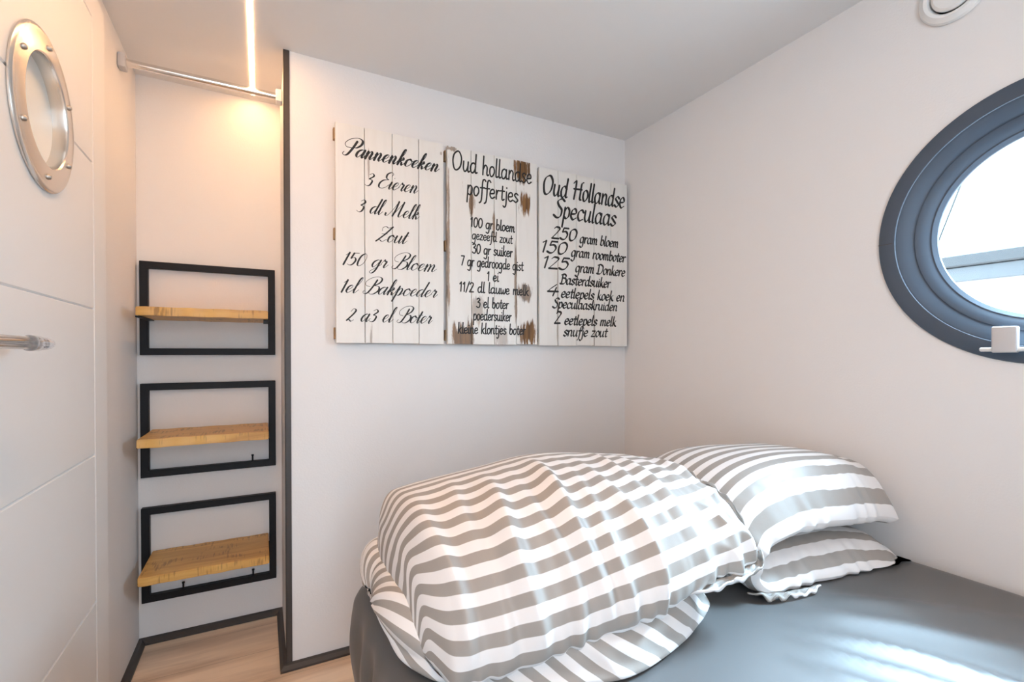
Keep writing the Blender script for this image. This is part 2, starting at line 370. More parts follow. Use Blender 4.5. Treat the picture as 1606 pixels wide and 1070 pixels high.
# ------------------------------------------------------------------ three steel-and-wood wall shelves
def wall_shelf(zt, zb, zs, label, pegs):
    root = tag(empty('wall_shelf', (-0.177, YA, zb)), label, 'shelf', None)
    x0, x1, y0, y1, b = -0.405, 0.051, YA-0.026, YA-0.001, 0.026
    bm = bmesh.new()   # frame of square tube with mitred corners, drawn as a rectangular ring
    rings = []
    for y in (y0, y1):
        rings.append([bm.verts.new(p) for p in ((x0, y, zb), (x1, y, zb), (x1, y, zt), (x0, y, zt))])
        rings.append([bm.verts.new(p) for p in ((x0+b, y, zb+b), (x1-b, y, zb+b), (x1-b, y, zt-b), (x0+b, y, zt-b))])
    for k in range(4):
        j = (k+1) % 4
        bm.faces.new((rings[0][k], rings[0][j], rings[1][j], rings[1][k])); bm.faces.new((rings[2][k], rings[3][k], rings[3][j], rings[2][j]))
        bm.faces.new((rings[0][k], rings[2][k], rings[2][j], rings[0][j])); bm.faces.new((rings[1][k], rings[1][j], rings[3][j], rings[3][k]))
    bmesh.ops.recalc_face_normals(bm, faces=bm.faces)
    bmesh.ops.bevel(bm, geom=[e for e in bm.edges], offset=0.0012, segments=1, affect='EDGES')
    bm_obj('shelf_frame', bm, BLACK, root)
    # the wooden board, back edge between the frame's uprights, with a slightly wavy sawn edge
    sx0, sx1, sy0, sy1 = -0.373, 0.022, 1.995, YA-0.002
    nx, ny = 40, 4; bm = bmesh.new(); T = {}
    for k, z in enumerate((zs-0.030, zs)):
        for i in range(nx+1):
            for j in range(ny+1):
                x = sx0+(sx1-sx0)*i/nx; y = sy0+(sy1-sy0)*j/ny
                if j == 0: y += 0.0012*math.sin(i*0.9+zs*7)+0.001*math.sin(i*0.37+2)
                T[k, i, j] = bm.verts.new((x, y, z+0.0006*math.sin(i*0.6+j*1.7+zs*9)))
    for i in range(nx):
        for j in range(ny):
            bm.faces.new((T[1, i, j], T[1, i+1, j], T[1, i+1, j+1], T[1, i, j+1])); bm.faces.new((T[0, i, j], T[0, i, j+1], T[0, i+1, j+1], T[0, i+1, j]))
        bm.faces.new((T[0, i, 0], T[0, i+1, 0], T[1, i+1, 0], T[1, i, 0])); bm.faces.new((T[0, i, ny], T[1, i, ny], T[1, i+1, ny], T[0, i+1, ny]))
    for j in range(ny):
        bm.faces.new((T[0, 0, j], T[1, 0, j], T[1, 0, j+1], T[0, 0, j+1])); bm.faces.new((T[0, nx, j], T[0, nx, j+1], T[1, nx, j+1], T[1, nx, j]))
    bmesh.ops.recalc_face_normals(bm, faces=bm.faces)
    es = [e for e in bm.edges if len(e.link_faces) == 2 and e.calc_face_angle(0) > 0.8]
    bmesh.ops.bevel(bm, geom=es, offset=0.0022, segments=2, affect='EDGES')
    bm_obj('shelf_board', bm, MANGO, root, auto=40)
    # flat steel carriers under the board, and small pins standing on the lower rail
    bm = bmesh.new(); add_box(bm, (x0+b-0.001, 2.03, zs-0.0345), (x0+b+0.018, y0+0.01, zs-0.030), 0.0008, 1); bm_obj('board_carrier', bm, BLACK, root)
    bm = bmesh.new(); add_box(bm, (x1-b-0.018, 2.03, zs-0.0345), (x1-b+0.001, y0+0.01, zs-0.030), 0.0008, 1); bm_obj('board_carrier', bm, BLACK, root)
    for x in pegs:
        lathe('pin', [(0.0032, zb+b-0.001), (0.0032, zb+b+0.020), (0.0048, zb+b+0.021), (0.0048, zb+b+0.026), (0.0006, zb+b+0.027)], (x, YA-0.016, 0), BLACK, root, 16, axis='Z')
    return root
wall_shelf(1.456, 1.101, 1.265, 'black framed wall shelf with thin wooden board, topmost of three in the alcove', ())
wall_shelf(0.993, 0.637, 0.816, 'black framed wooden wall shelf between the topmost and the lowest', (-0.035,))
wall_shelf(0.521, 0.162, 0.350, 'lowest black framed wall shelf, broad wooden board seen from above near the floor', (-0.275, -0.035))

# ------------------------------------------------------------------ lettering: hand drawn stroke alphabets (x-height 1, ascender 2, descender -1)
G = {}   # upright print hand:  char -> (advance, strokes)
def g(D, ch, adv, *st): D[ch] = (adv, [list(s) for s in st])
bowl = ((.74,.8),(.5,1),(.2,.85),(.08,.45),(.2,.05),(.42,.02),(.66,.3),(.74,.7))
g(G,'a',1.0,bowl,((.75,1.),(.72,.3),(.8,.02),(.98,.1)))
g(G,'b',.88,((.16,2),(.13,.1)),((.13,.55),(.38,1),(.68,.8),(.68,.25),(.42,0),(.13,.14)))
g(G,'c',.8,((.7,.8),(.48,1),(.16,.8),(.09,.35),(.32,0),(.72,.16)))
g(G,'d',1.0,bowl,((.76,2),(.72,.3),(.8,.02),(.98,.1)))
g(G,'e',.82,((.12,.48),(.62,.6),(.6,.9),(.4,1),(.14,.78),(.09,.3),(.36,0),(.74,.2)))
g(G,'f',.66,((.78,1.8),(.58,2),(.36,1.7),(.32,.2),(.24,-.6),(.02,-.85)),((.06,.95),(.68,1.0)))
g(G,'g',.95,bowl,((.75,1),(.72,-.5),(.5,-.95),(.12,-.78)))
g(G,'h',.95,((.16,2),(.12,0)),((.13,.55),(.4,1),(.66,.82),(.66,.2),(.76,0),(.9,.1)))
g(G,'i',.42,((.16,1),(.15,.18),(.25,0),(.4,.1)),((.17,1.42),(.19,1.5)))
g(G,'j',.45,((.25,1),(.25,-.5),(.05,-.9),(-.15,-.75)),((.26,1.42),(.28,1.5)))
g(G,'k',.82,((.16,2),(.12,0)),((.66,1),(.16,.45)),((.3,.58),(.52,.15),(.76,0)))
g(G,'l',.42,((.16,2),(.14,.25),(.25,0),(.4,.1)))
g(G,'m',1.25,((.12,1),(.12,0)),((.13,.6),(.35,1),(.54,.8),(.54,0)),((.55,.6),(.78,1),(.97,.8),(.97,.2),(1.06,0),(1.2,.1)))
g(G,'n',.93,((.12,1),(.12,0)),((.13,.55),(.4,1),(.66,.82),(.66,.2),(.76,0),(.9,.1)))
g(G,'o',.82,((.42,1),(.15,.82),(.09,.4),(.22,.04),(.45,.02),(.7,.4),(.66,.82),(.42,1)))
g(G,'p',.86,((.16,1),(.12,-1)),((.13,.55),(.38,1),(.68,.8),(.68,.25),(.42,0),(.14,.16)))
g(G,'r',.64,((.12,1),(.12,0)),((.13,.5),(.32,.95),(.58,.96)))
g(G,'s',.72,((.62,.86),(.36,1),(.12,.78),(.36,.52),(.62,.26),(.34,0),(.04,.14)))
g(G,'t',.6,((.3,1.6),(.26,.25),(.38,0),(.58,.12)),((.02,1),(.58,1.02)))
g(G,'u',.95,((.12,1),(.12,.3),(.3,0),(.56,.2),(.7,.65)),((.71,1),(.69,.2),(.78,0),(.93,.1)))
g(G,'w',1.0,((.05,1),(.12,.3),(.28,0),(.48,.4),(.5,.75)),((.5,.75),(.56,.2),(.72,0),(.92,.45),(.95,1)))
g(G,'z',.8,((.1,.98),(.68,1)),((.68,1),(.06,0)),((.06,0),(.72,.03)))
g(G,'O',1.35,((.68,1.95),(.25,1.6),(.1,.9),(.28,.15),(.62,0),(1.05,.4),(1.18,1.15),(.98,1.75),(.68,1.95)))
g(G,'H',1.32,((-.05,1.6),(.25,1.95),(.3,1.2),(.22,0)),((1.3,1.95),(1.05,1.7),(1.0,.8),(1.0,.1),(1.2,.05)),((.05,.95),(1.15,1.0)))
g(G,'S',1.0,((.98,1.75),(.65,1.97),(.25,1.6),(.4,1.1),(.8,.7),(.75,.15),(.4,-.05),(-.02,.15)))
g(G,'D',1.25,((.25,1.9),(.2,0)),((-.05,1.7),(.45,1.95),(1.0,1.6),(1.1,.8),(.75,.1),(.2,0),(-.05,.08)))
g(G,'B',1.1,((.25,1.9),(.2,0)),((-.05,1.7),(.45,1.95),(.85,1.65),(.75,1.15),(.25,1.02)),((.25,1.02),(.85,.95),(.98,.5),(.7,.08),(.2,0),(-.05,.05)))
g(G,'0',.98,((.5,1.7),(.2,1.4),(.12,.8),(.22,.15),(.48,0),(.78,.35),(.86,1),(.74,1.5),(.5,1.7)))
g(G,'1',.6,((.05,1.3),(.32,1.7)),((.32,1.7),(.3,0)))
g(G,'2',.92,((.1,1.35),(.3,1.68),(.66,1.55),(.62,1.05),(.06,0)),((.06,0),(.82,.04)))
g(G,'3',.88,((.1,1.5),(.4,1.7),(.68,1.4),(.3,.95)),((.3,.95),(.74,.75),(.68,.15),(.36,0),(.04,.18)))
g(G,'4',.95,((.58,1.7),(.04,.55)),((.04,.55),(.86,.6)),((.62,1.15),(.55,0)))
g(G,'5',.9,((.75,1.7),(.22,1.66)),((.22,1.66),(.15,.95)),((.15,.95),(.5,1.08),(.75,.7),(.62,.15),(.34,0),(.04,.15)))
g(G,'7',.85,((.08,1.66),(.74,1.7)),((.74,1.7),(.28,0)))
g(G,'/',.62,((.02,-.15),(.58,1.85)))
S = {}   # joined copperplate hand
sb = ((.74,.85),(.48,1),(.16,.75),(.08,.3),(.26,0),(.5,.25),(.76,.95))
g(S,'a',1.0,sb,((.78,1),(.7,.25),(.82,0),(1.1,.45)))
g(S,'d',1.0,sb,((.86,2),(.7,.25),(.82,0),(1.1,.45)))
g(S,'e',.74,((-.02,.3),(.38,.5),(.56,.85),(.4,1),(.16,.75),(.12,.25),(.36,0),(.82,.45)))
g(S,'g',.95,sb,((.78,1),(.68,-.5),(.42,-1),(.15,-.75),(.6,-.1),(1.05,.45)))
g(S,'i',.5,((0,.45),(.2,1),(.16,.2),(.28,0),(.58,.45)),((.3,1.45),(.33,1.52)))
g(S,'k',.9,((0,.4),(.4,1.4),(.42,2),(.24,1.8),(.16,0)),((.16,.5),(.48,1),(.58,.78),(.24,.52)),((.24,.52),(.5,.35),(.62,0),(.96,.45)))
g(S,'l',.52,((0,.4),(.4,1.4),(.42,2),(.22,1.7),(.16,.25),(.3,0),(.6,.45)))
g(S,'m',1.45,((0,.65),(.16,1),(.16,0)),((.16,.3),(.45,1),(.6,.8),(.58,0)),((.58,.3),(.88,1),(1.05,.8),(1.02,.2),(1.15,0),(1.5,.45)))
g(S,'n',.98,((0,.65),(.16,1),(.16,0)),((.16,.3),(.45,1),(.63,.8),(.6,.2),(.73,0),(1.04,.45)))
g(S,'o',.84,((.46,1),(.14,.75),(.12,.2),(.38,0),(.7,.35),(.66,.85),(.46,1),(.62,.78),(.92,.72)))
g(S,'p',.92,((0,.45),(.22,1.25),(.12,-1)),((.15,.3),(.46,1),(.68,.7),(.55,.05),(.28,.06)),((.28,.06),(.6,.05),(.98,.45)))
g(S,'r',.72,((0,.45),(.22,1.1),(.3,.85),(.52,.88),(.44,.2),(.56,0),(.84,.45)))
g(S,'t',.55,((0,.45),(.3,1.6),(.18,.25),(.32,0),(.62,.45)),((.02,1.05),(.56,1.12)))
g(S,'u',.98,((0,.65),(.14,1),(.12,.2),(.3,0),(.58,.4),(.7,1)),((.71,1),(.66,.2),(.8,0),(1.06,.45)))
stem = ((.78,1.85),(.66,1.0),(.42,.15),(.12,-.02),(-.12,.18),(-.05,.42))
g(S,'P',1.25,stem,((.55,1.0),(-.05,1.05),(-.35,1.45),(.0,2.0),(.75,2.25),(1.3,2.0),(1.35,1.5),(1.0,1.1),(.6,1.12)))
g(S,'B',1.5,stem,((.35,.95),(-.15,1.1),(-.3,1.6),(.15,2.1),(.8,2.25),(1.25,2.0),(1.2,1.5),(.75,1.12)),((.75,1.12),(1.3,1.0),(1.45,.5),(1.1,.02),(.7,-.02),(.5,.25)))
g(S,'E',1.15,((1.05,1.7),(1.12,2.0),(.8,2.15),(.45,1.85),(.5,1.4),(.85,1.2)),((.85,1.2),(.3,1.05),(.02,.6),(.12,.1),(.5,-.02),(.9,.2),(1.1,.55)))
g(S,'M',2.0,((-.25,.35),(-.2,.02),(.1,.1),(.5,1.0),(.8,2.05)),((.8,2.05),(.82,1),(.72,.02)),((.72,.02),(1.1,1.1),(1.5,2.05)),((1.5,2.05),(1.45,1),(1.45,.2),(1.6,0),(2.0,.45)))
g(S,'Z',1.15,((.1,1.4),(.0,1.8),(.3,2.0),(.7,1.85),(1.15,2.05)),((1.15,2.05),(.6,1.0),(-.1,-.05)),((-.1,-.05),(.25,.18),(.65,0),(1.05,.35)),((.2,1.02),(.85,1.08)))
g(S,'0',.98,*G['0'][1]); g(S,'1',.62,*G['1'][1])
g(S,'2',.95,((.1,1.3),(.3,1.68),(.66,1.5),(.55,1.0),(.06,.08)),((.06,.08),(.35,.2),(.6,-.02),(.88,.2)))
g(S,'3',.92,*G['3'][1]); g(S,'5',.95,*G['5'][1])

def spline(P, step=0.05):
    P = [np.array(p, float) for p in P]
    if len(P) == 2: return np.array([P[0]+(P[1]-P[0])*t for t in np.linspace(0, 1, 8)])
    closed = np.allclose(P[0], P[-1]); out = []
    for i in range(len(P)-1):
        a = P[i-1] if i > 0 else (P[-2] if closed else P[0]*2-P[1])
        b, c = P[i], P[i+1]; e = P[i+2] if i+2 < len(P) else (P[1] if closed else P[-1]*2-P[-2])
        n = max(4, int(np.linalg.norm(c-b)/step)) if i < len(P)-2 else max(4, int(np.linalg.norm(c-b)/step))+1
        for t in np.linspace(0, 1, max(4, int(np.linalg.norm(c-b)/step)), endpoint=(i == len(P)-2)):
            out.append(0.5*((2*b)+(c-a)*t+(2*a-5*b+4*c-e)*t*t+(3*b-a-3*c+e)*t**3))
    return np.array(out)

def text_line(txt, style, xl, xr, zb, xh, pen, ypl, parent):
    D, slant, kind, digit, asc = style
    x = 0; strokes = []
    for ch in txt:
        if ch == ' ': x += 0.62 if D is G else 0.75; continue
        adv, st = D[ch]; k = digit if ch.isdigit() or ch == '/' else 1.0
        for s in st:
            sp = spline(s); up_ = sp[:, 1] > 1; sp[up_, 1] = 1+(sp[up_, 1]-1)*asc; dn_ = sp[:, 1] < 0; sp[dn_, 1] *= 0.82; sp = sp*k; sp[:, 0] += x+slant*sp[:, 1]; strokes.append(sp)
        x += adv*k
    lo = min(s[:, 0].min() for s in strokes); hi = max(s[:, 0].max() for s in strokes)
    sx = (xr-xl)/(hi-lo); V, Fc = [], []
    for s in strokes:
        p = np.stack([xl+(s[:, 0]-lo)*sx, zb+s[:, 1]*xh], 1)
        t = np.gradient(p, axis=0); t /= np.linalg.norm(t, axis=1)[:, None]+1e-9
        n = np.stack([-t[:, 1], t[:, 0]], 1)
        if kind == 'mono': w = np.full(len(p), pen)
        elif kind == 'chisel':
            a = np.arctan2(t[:, 1], t[:, 0])-math.radians(38); w = pen*(0.30+0.72*np.abs(np.sin(a)))
        else:
            dn = np.clip(-t[:, 1]*0.92-t[:, 0]*0.1, 0, 1); w = pen*(0.26+0.80*dn**1.3)
            w = np.convolve(np.pad(w, 2, 'edge'), np.ones(5)/5, 'valid')
        a0, b0 = p+n*w[:, None]/2, p-n*w[:, None]/2
        i0 = len(V)
        # rounded ends
        pts = [(a, b) for a, b in zip(a0, b0)]
        e0 = p[0]-t[0]*w[0]*0.38; e1 = p[-1]+t[-1]*w[-1]*0.38
        q0 = (e0+n[0]*w[0]*0.22, e0-n[0]*w[0]*0.22); q1 = (e1+n[-1]*w[-1]*0.22, e1-n[-1]*w[-1]*0.22)
        pts = [q0]+pts+[q1]
        zoff = ypl-0.0005-0.00003*random.random()
        for a, b in pts: V.append((a[0], zoff, a[1])); V.append((b[0], zoff, b[1]))
        for k in range(len(pts)-1): Fc.append((i0+2*k, i0+2*k+1, i0+2*k+3, i0+2*k+2))
    return mesh_obj('text_line', V, Fc, INK, parent, smooth=False)

# ------------------------------------------------------------------ white painted plank boards
def board_mat(name, spots, wear):
    m = bpy.data.materials.new(name); m.use_nodes = True; nt = m.node_tree; N, L = nt.nodes, nt.links
    b = N['Principled BSDF']; b.inputs['Roughness'].default_value = 0.62
    tc = N.new('ShaderNodeTexCoord'); P = tc.outputs['Object']
    def mth(op, a, bb=None, clamp=False):
        n = N.new('ShaderNodeMath'); n.operation = op; n.use_clamp = clamp
        for i, v in enumerate((a, bb)):
            if v is None: continue
            if isinstance(v, (int, float)): n.inputs[i].default_value = v
            else: L.new(v, n.inputs[i])
        return n.outputs[0]
    def noise(scale, det=4, rough=0.6):
        mp = N.new('ShaderNodeMapping'); mp.inputs['Scale'].default_value = scale; L.new(P, mp.inputs[0])
        n = N.new('ShaderNodeTexNoise'); n.inputs['Scale'].default_value = 1; n.inputs['Detail'].default_value = det; n.inputs['Roughness'].default_value = rough
        L.new(mp.outputs[0], n.inputs['Vector']); return n.outputs['Fac']
    grain = noise((70, 70, 4)); patch = noise((22, 22, 7), 5)
    mask = mth('MULTIPLY', mth('SUBTRACT', mth('ADD', grain, patch), 1.36-wear), 9, True)
    streak = noise((85, 85, 10), 4, 0.7)
    for (x, z, rx, rz, s) in spots:
        mp = N.new('ShaderNodeMapping'); mp.vector_type = 'POINT'
        mp.inputs['Location'].default_value = (-x/rx, 0, -z/rz); mp.inputs['Scale'].default_value = (1/rx, 0, 1/rz); L.new(P, mp.inputs[0])
        ln = N.new('ShaderNodeVectorMath'); ln.operation = 'LENGTH'; L.new(mp.outputs[0], ln.inputs[0])
        v = mth('SUBTRACT', 1.0, ln.outputs['Value'])
        v = mth('ADD', v, mth('MULTIPLY', mth('SUBTRACT', streak, 0.5), 2.6))
        v = mth('MULTIPLY', mth('MULTIPLY', v, 3.5, True), s)
        mask = mth('MAXIMUM', mask, v)
    wood = N.new('ShaderNodeValToRGB'); e = wood.color_ramp.elements; e[0].position = .3; e[0].color = (0.075, 0.034, 0.011, 1); e[1].position = .7; e[1].color = (0.26, 0.125, 0.036, 1)
    L.new(grain, wood.inputs[0])
    paint = N.new('ShaderNodeValToRGB'); e = paint.color_ramp.elements; e[0].position = .25; e[0].color = (0.765, 0.745, 0.705, 1); e[1].position = .55; e[1].color = (0.80, 0.785, 0.75, 1)
    L.new(noise((40, 40, 5)), paint.inputs[0])
    mx = N.new('ShaderNodeMix'); mx.data_type = 'RGBA'; L.new(mask, mx.inputs[0]); L.new(paint.outputs[0], mx.inputs[6]); L.new(wood.outputs[0], mx.inputs[7])
    L.new(mx.outputs[2], b.inputs['Base Color'])
    bp = N.new('ShaderNodeBump'); bp.inputs['Strength'].default_value = 0.25; bp.inputs['Distance'].default_value = 0.0015
    L.new(grain, bp.inputs['Height']); L.new(bp.outputs[0], b.inputs['Normal'])
    return m
YF = 1.803
def plank_board(label, x0, x1, z0, z1, n, m, edge, lines, style, jit):
    root = tag(empty('recipe_board', ((x0+x1)/2, YB, z0)), label, 'sign')
    rnd = random.Random(label); w = (x1-x0)/n
    for k in range(n):
        a, b = x0+k*w+0.0011, x0+(k+1)*w-0.0011
        dz0, dz1 = rnd.uniform(-jit, jit), rnd.uniform(-jit, jit)
        nz = 40; bm = bmesh.new(); R = []
        for j in range(nz+1):
            z = z0+dz0+(z1+dz1-z0-dz0)*j/nz
            wa = edge*(math.sin(j*0.7+k*2)+math.sin(j*1.9+k)*0.6); wb = edge*(math.sin(j*0.9+k*3+1)+math.sin(j*2.3+k)*0.6)
            R.append([bm.verts.new(p) for p in ((a+wa, YF+0.0012, z), (a+wa+0.0012, YF, z), (b+wb-0.0012, YF, z), (b+wb, YF+0.0012, z), (b+wb, YF+0.017, z), (a+wa, YF+0.017, z))])
        for j in range(nz):
            for q in range(6): bm.faces.new((R[j][q], R[j][(q+1) % 6], R[j+1][(q+1) % 6], R[j+1][q]))
        bm.faces.new(R[0]); bm.faces.new(R[-1])
        bm_obj('plank', bm, m, root)
    for zc in (z0+0.035, (z0+z1)/2, z1-0.035):
        box('batten', (x0-0.004, YF+0.017, zc-0.021), (x1-0.006, YB-0.0005, zc+0.021), BATTEN, root, 0.001, 1)
    for (txt, xl, xr, zb, xh, pen) in lines:
        text_line(txt, style, xl, xr, zb, xh, pen, YF, root)
    return root
SCRIPT = (S, 0.42, 'copper', 0.95, 1.05)
HAND = (G, 0.06, 'mono', 1.0, 0.9)
ITAL = (G, 0.20, 'chisel', 1.0, 0.74)
plank_board('white plank board lettered Pannenkoeken in cursive script', 0.236, 0.643, 1.144, 1.934, 4,
    board_mat('whitewashed_planks', [(0.632, 1.897, 0.005, 0.008, .5), (0.36, 1.17, 0.006, 0.05, .5), (0.352, 1.80, 0.004, 0.07, .5)], 0.0), 0.0002, [
    ('Pannenkoeken',0.261,0.625,1.821,0.030,0.0088), ('3 Eieren',0.338,0.540,1.723,0.029,0.0066), ('3 dl Melk',0.309,0.548,1.623,0.028,0.0066),
    ('Zout',0.377,0.502,1.524,0.028,0.0066), ('150 gr Bloem',0.262,0.613,1.426,0.028,0.0066), ('1el Bakpoeder',0.255,0.617,1.326,0.028,0.0066), ('2 a3 el Boter',0.272,0.595,1.223,0.028,0.0066)], SCRIPT, 0.0012)
plank_board('worn white plank board with brown patches lettered Oud hollandse poffertjes', 0.657, 1.074, 1.144, 1.935, 4,
    board_mat('worn_white_planks', [(1.000,1.905,0.045,0.060,1), (1.010,1.752,0.030,0.055,1), (1.030,1.19,0.050,0.060,1), (0.715,1.17,0.050,0.065,.9), (1.005,1.371,0.045,0.040,.8), (0.763,1.72,0.014,0.065,.9),
        (0.755,1.16,0.016,0.09,.9), (0.862,1.63,0.007,0.07,.8), (0.79,1.29,0.03,0.06,.5), (0.966,1.40,0.008,0.20,.75), (0.663,1.55,0.006,0.35,.75), (0.90,1.17,0.03,0.05,.4), (0.68,1.925,0.03,0.012,.7)], 0.04), 0.0005, [
    ('Oud hollandse',0.682,1.044,1.844,0.041,0.0066), ('poffertjes',0.742,0.978,1.753,0.038,0.0066), ('100 gr bloem',0.759,0.961,1.624,0.0235,0.0056), ('gezeefd zout',0.765,0.951,1.574,0.0215,0.0046),
    ('30 gr suiker',0.765,0.951,1.517,0.0235,0.0056), ('7 gr gedroogde gist',0.717,1.004,1.463,0.0235,0.0052), ('1 ei',0.833,0.885,1.408,0.0235,0.0054), ('11/2 dl lauwe melk',0.710,1.029,1.357,0.0235,0.0054),
    ('3 el boter',0.783,0.932,1.295,0.0235,0.0054), ('poedersuiker',0.769,0.945,1.243,0.0245,0.0052), ('kleine klontjes boter',0.703,1.013,1.187,0.0235,0.0054)], HAND, 0.002)
plank_board('white plank board lettered Oud Hollandse Speculaas beside the corner', 1.083, 1.585, 1.142, 1.927, 5,
    board_mat('clean_white_planks', [(1.18, 1.3, 0.004, 0.3, .5), (1.385, 1.2, 0.004, 0.2, .5)], 0.0), 0.0002, [
    ('Oud Hollandse',1.108,1.565,1.812,0.050,0.0126), ('Speculaas',1.159,1.515,1.718,0.050,0.0126), ('Basterdsuiker',1.193,1.482,1.420,0.0265,0.0098),
    ('Speculaaskruiden',1.153,1.521,1.311,0.0255,0.0092), ('snufje zout',1.212,1.465,1.185,0.0260,0.0092)], ITAL, 0.0012)
b3 = [o for o in bpy.data.objects if o.get('label', '').startswith('white plank board lettered Oud')][0]
for num, xa, xb, txt, xc, xd, z in (('250',1.149,1.285,'gram bloem',1.300,1.527,1.617), ('150',1.103,1.232,'gram roomboter',1.252,1.575,1.550), ('125',1.111,1.245,'gram Donkere',1.275,1.569,1.481),
                                    ('4',1.127,1.183,'eetlepels koek en',1.201,1.566,1.359), ('2',1.163,1.198,'eetlepels melk',1.219,1.515,1.237)):
    text_line(num, ITAL, xa, xb, z+0.004, 0.0350, 0.0116, YF, b3); text_line(txt, ITAL, xc, xd, z, 0.0265, 0.0096, YF, b3)

# ------------------------------------------------------------------ the bed
rng = np.random.default_rng(5)
def fourier(n, fx, fy, seed):
    q = np.random.default_rng(seed); K = q.normal(size=(n, 2))*np.array([fx, fy]); ph = q.uniform(0, 2*PI, n)
    return lambda X, Y: sum(np.sin(K[i, 0]*X+K[i, 1]*Y+ph[i]) for i in range(n))/math.sqrt(n)
def smooth01(t): t = np.clip(t, 0, 1); return t*t*(3-2*t)
bed = tag(empty('bed', (0.9, 0.2, 0)), 'low bed under a dark grey satin sheet against the wall below the window', 'bed')
def rounded_block(lo, hi, rad, n, disp):
    bm = bmesh.new(); bmesh.ops.create_cube(bm, size=1)
    bmesh.ops.subdivide_edges(bm, edges=bm.edges, cuts=n, use_grid_fill=True)
    lo, hi = np.array(lo, float), np.array(hi, float)
    P = np.array([v.co[:] for v in bm.verts])+0.5
    # bias samples towards the edges so the rounding is smooth
    P = P+0.09*np.sin(2*PI*P)*-1*-1*0
    P = lo+P*(hi-lo)
    Q = np.clip(P, lo+rad, hi-rad); D = P-Q; L = np.linalg.norm(D, axis=1)
    # corner points of the cube surface pushed onto the rounded surface
    S_ = np.where(L[:, None] > 1e-9, Q+D/np.maximum(L, 1e-9)[:, None]*rad, P)
    nrm = np.where(L[:, None] > 1e-9, D/np.maximum(L, 1e-9)[:, None], 0)
    S_ = disp(S_, nrm)
    for v, s in zip(bm.verts, S_): v.co = s
    return bm
n1 = fourier(9, 9, 5, 11); n2 = fourier(10, 26, 16, 12); n3 = fourier(12, 60, 9, 13)
def crease(X, Y, a, b, w, amp):
    a, b = np.array(a), np.array(b); dd = b-a; L = np.linalg.norm(dd); dd = dd/L; nn = np.array([-dd[1], dd[0]])
    s = (X-a[0])*dd[0]+(Y-a[1])*dd[1]; t = (X-a[0])*nn[0]+(Y-a[1])*nn[1]+0.006*np.sin(s*22)
    env = smooth01(s/0.12)*smooth01((L-s)/0.12)
    return amp*env*np.where(t > 0, np.exp(-(t/w)**2), np.exp(-(t/(w*3.5))**2))
def sheet_disp(P, N):
    X, Y, Z = P.T; up = np.clip(N[:, 2], 0, 1); side = np.clip(-N[:, 0], 0, 1)
    h = 0.0012*n1(X, Y)
    for a, b, w, amp in (((0.95, 0.62), (1.25, 0.02), .006, .006), ((0.90, 0.60), (1.12, 0.10), .005, .007), ((1.02, 0.66), (1.42, 0.15), .010, .005), ((0.85, 0.56), (1.0, 0.15), .006, .006),
                         ((1.15, 0.62), (1.5, 0.30), .012, .003), ((1.0, 0.58), (1.3, -.1), .006, .005), ((0.80, 0.50), (0.90, 0.10), .008, .006), ((1.1, 0.68), (1.35, 0.45), .008, .004)):
        h = h+crease(X, Y, a, b, w, amp)
    P = P+np.stack([0*X, 0*X, up*h*1.5], 1)
    fold = 0.007*n3(Y*0.55, Z*0.35)+0.006*n2(Y, Z*0.4)
    P = P+np.stack([-side*(fold*smooth01((ZB-Z)/0.15)+0.0), 0*X, 0*X], 1)
    # the sheet bellies out near the top of the long side and hangs in towards the floor
    k = np.exp(-((Z-0.42)/0.11)**2); P[:, 0] -= side*0.012*k
    return P
bmx = rounded_block((0.205, -0.92, 0.02), (1.588, 1.250, ZB), 0.052, 110, sheet_disp)
bm_obj('fitted_sheet', bmx, SHEET, bed, smooth=True)

# ------------------------------------------------------------------ striped cotton: colour runs along a stored "stripe" coordinate
PER = 0.0425
def stripe_mat(name, white, grey, period):
    m = bpy.data.materials.new(name); m.use_nodes = True; nt = m.node_tree; N, L = nt.nodes, nt.links
    b = N['Principled BSDF']; b.inputs['Roughness'].default_value = 0.48; b.inputs['Specular IOR Level'].default_value = 0.45
    at = N.new('ShaderNodeAttribute'); at.attribute_name = 'stripe'
    dv = N.new('ShaderNodeMath'); dv.operation = 'DIVIDE'; dv.inputs[1].default_value = period; L.new(at.outputs['Fac'], dv.inputs[0])
    fr = N.new('ShaderNodeMath'); fr.operation = 'FRACT'; L.new(dv.outputs[0], fr.inputs[0])
    cr = N.new('ShaderNodeValToRGB'); E = cr.color_ramp.elements
    E[0].position = 0; E[0].color = (*white, 1); E[1].position = 0.485; E[1].color = (*white, 1)
    for p, c in ((0.505, grey), (0.98, grey), (1.0, white)):
        e = E.new(p); e.color = (*c, 1)
    L.new(fr.outputs[0], cr.inputs[0]); L.new(cr.outputs[0], b.inputs['Base Color'])
    tc = N.new('ShaderNodeTexCoord'); n = N.new('ShaderNodeTexNoise'); n.inputs['Scale'].default_value = 45; n.inputs['Detail'].default_value = 3
    L.new(tc.outputs['Object'], n.inputs['Vector']); bp = N.new('ShaderNodeBump'); bp.inputs['Strength'].default_value = 0.12; bp.inputs['Distance'].default_value = 0.004
    L.new(n.outputs['Fac'], bp.inputs['Height']); L.new(bp.outputs[0], b.inputs['Normal'])
    return m
COTTON = stripe_mat('striped_cotton', (0.80, 0.785, 0.78), (0.335, 0.31, 0.285), PER)

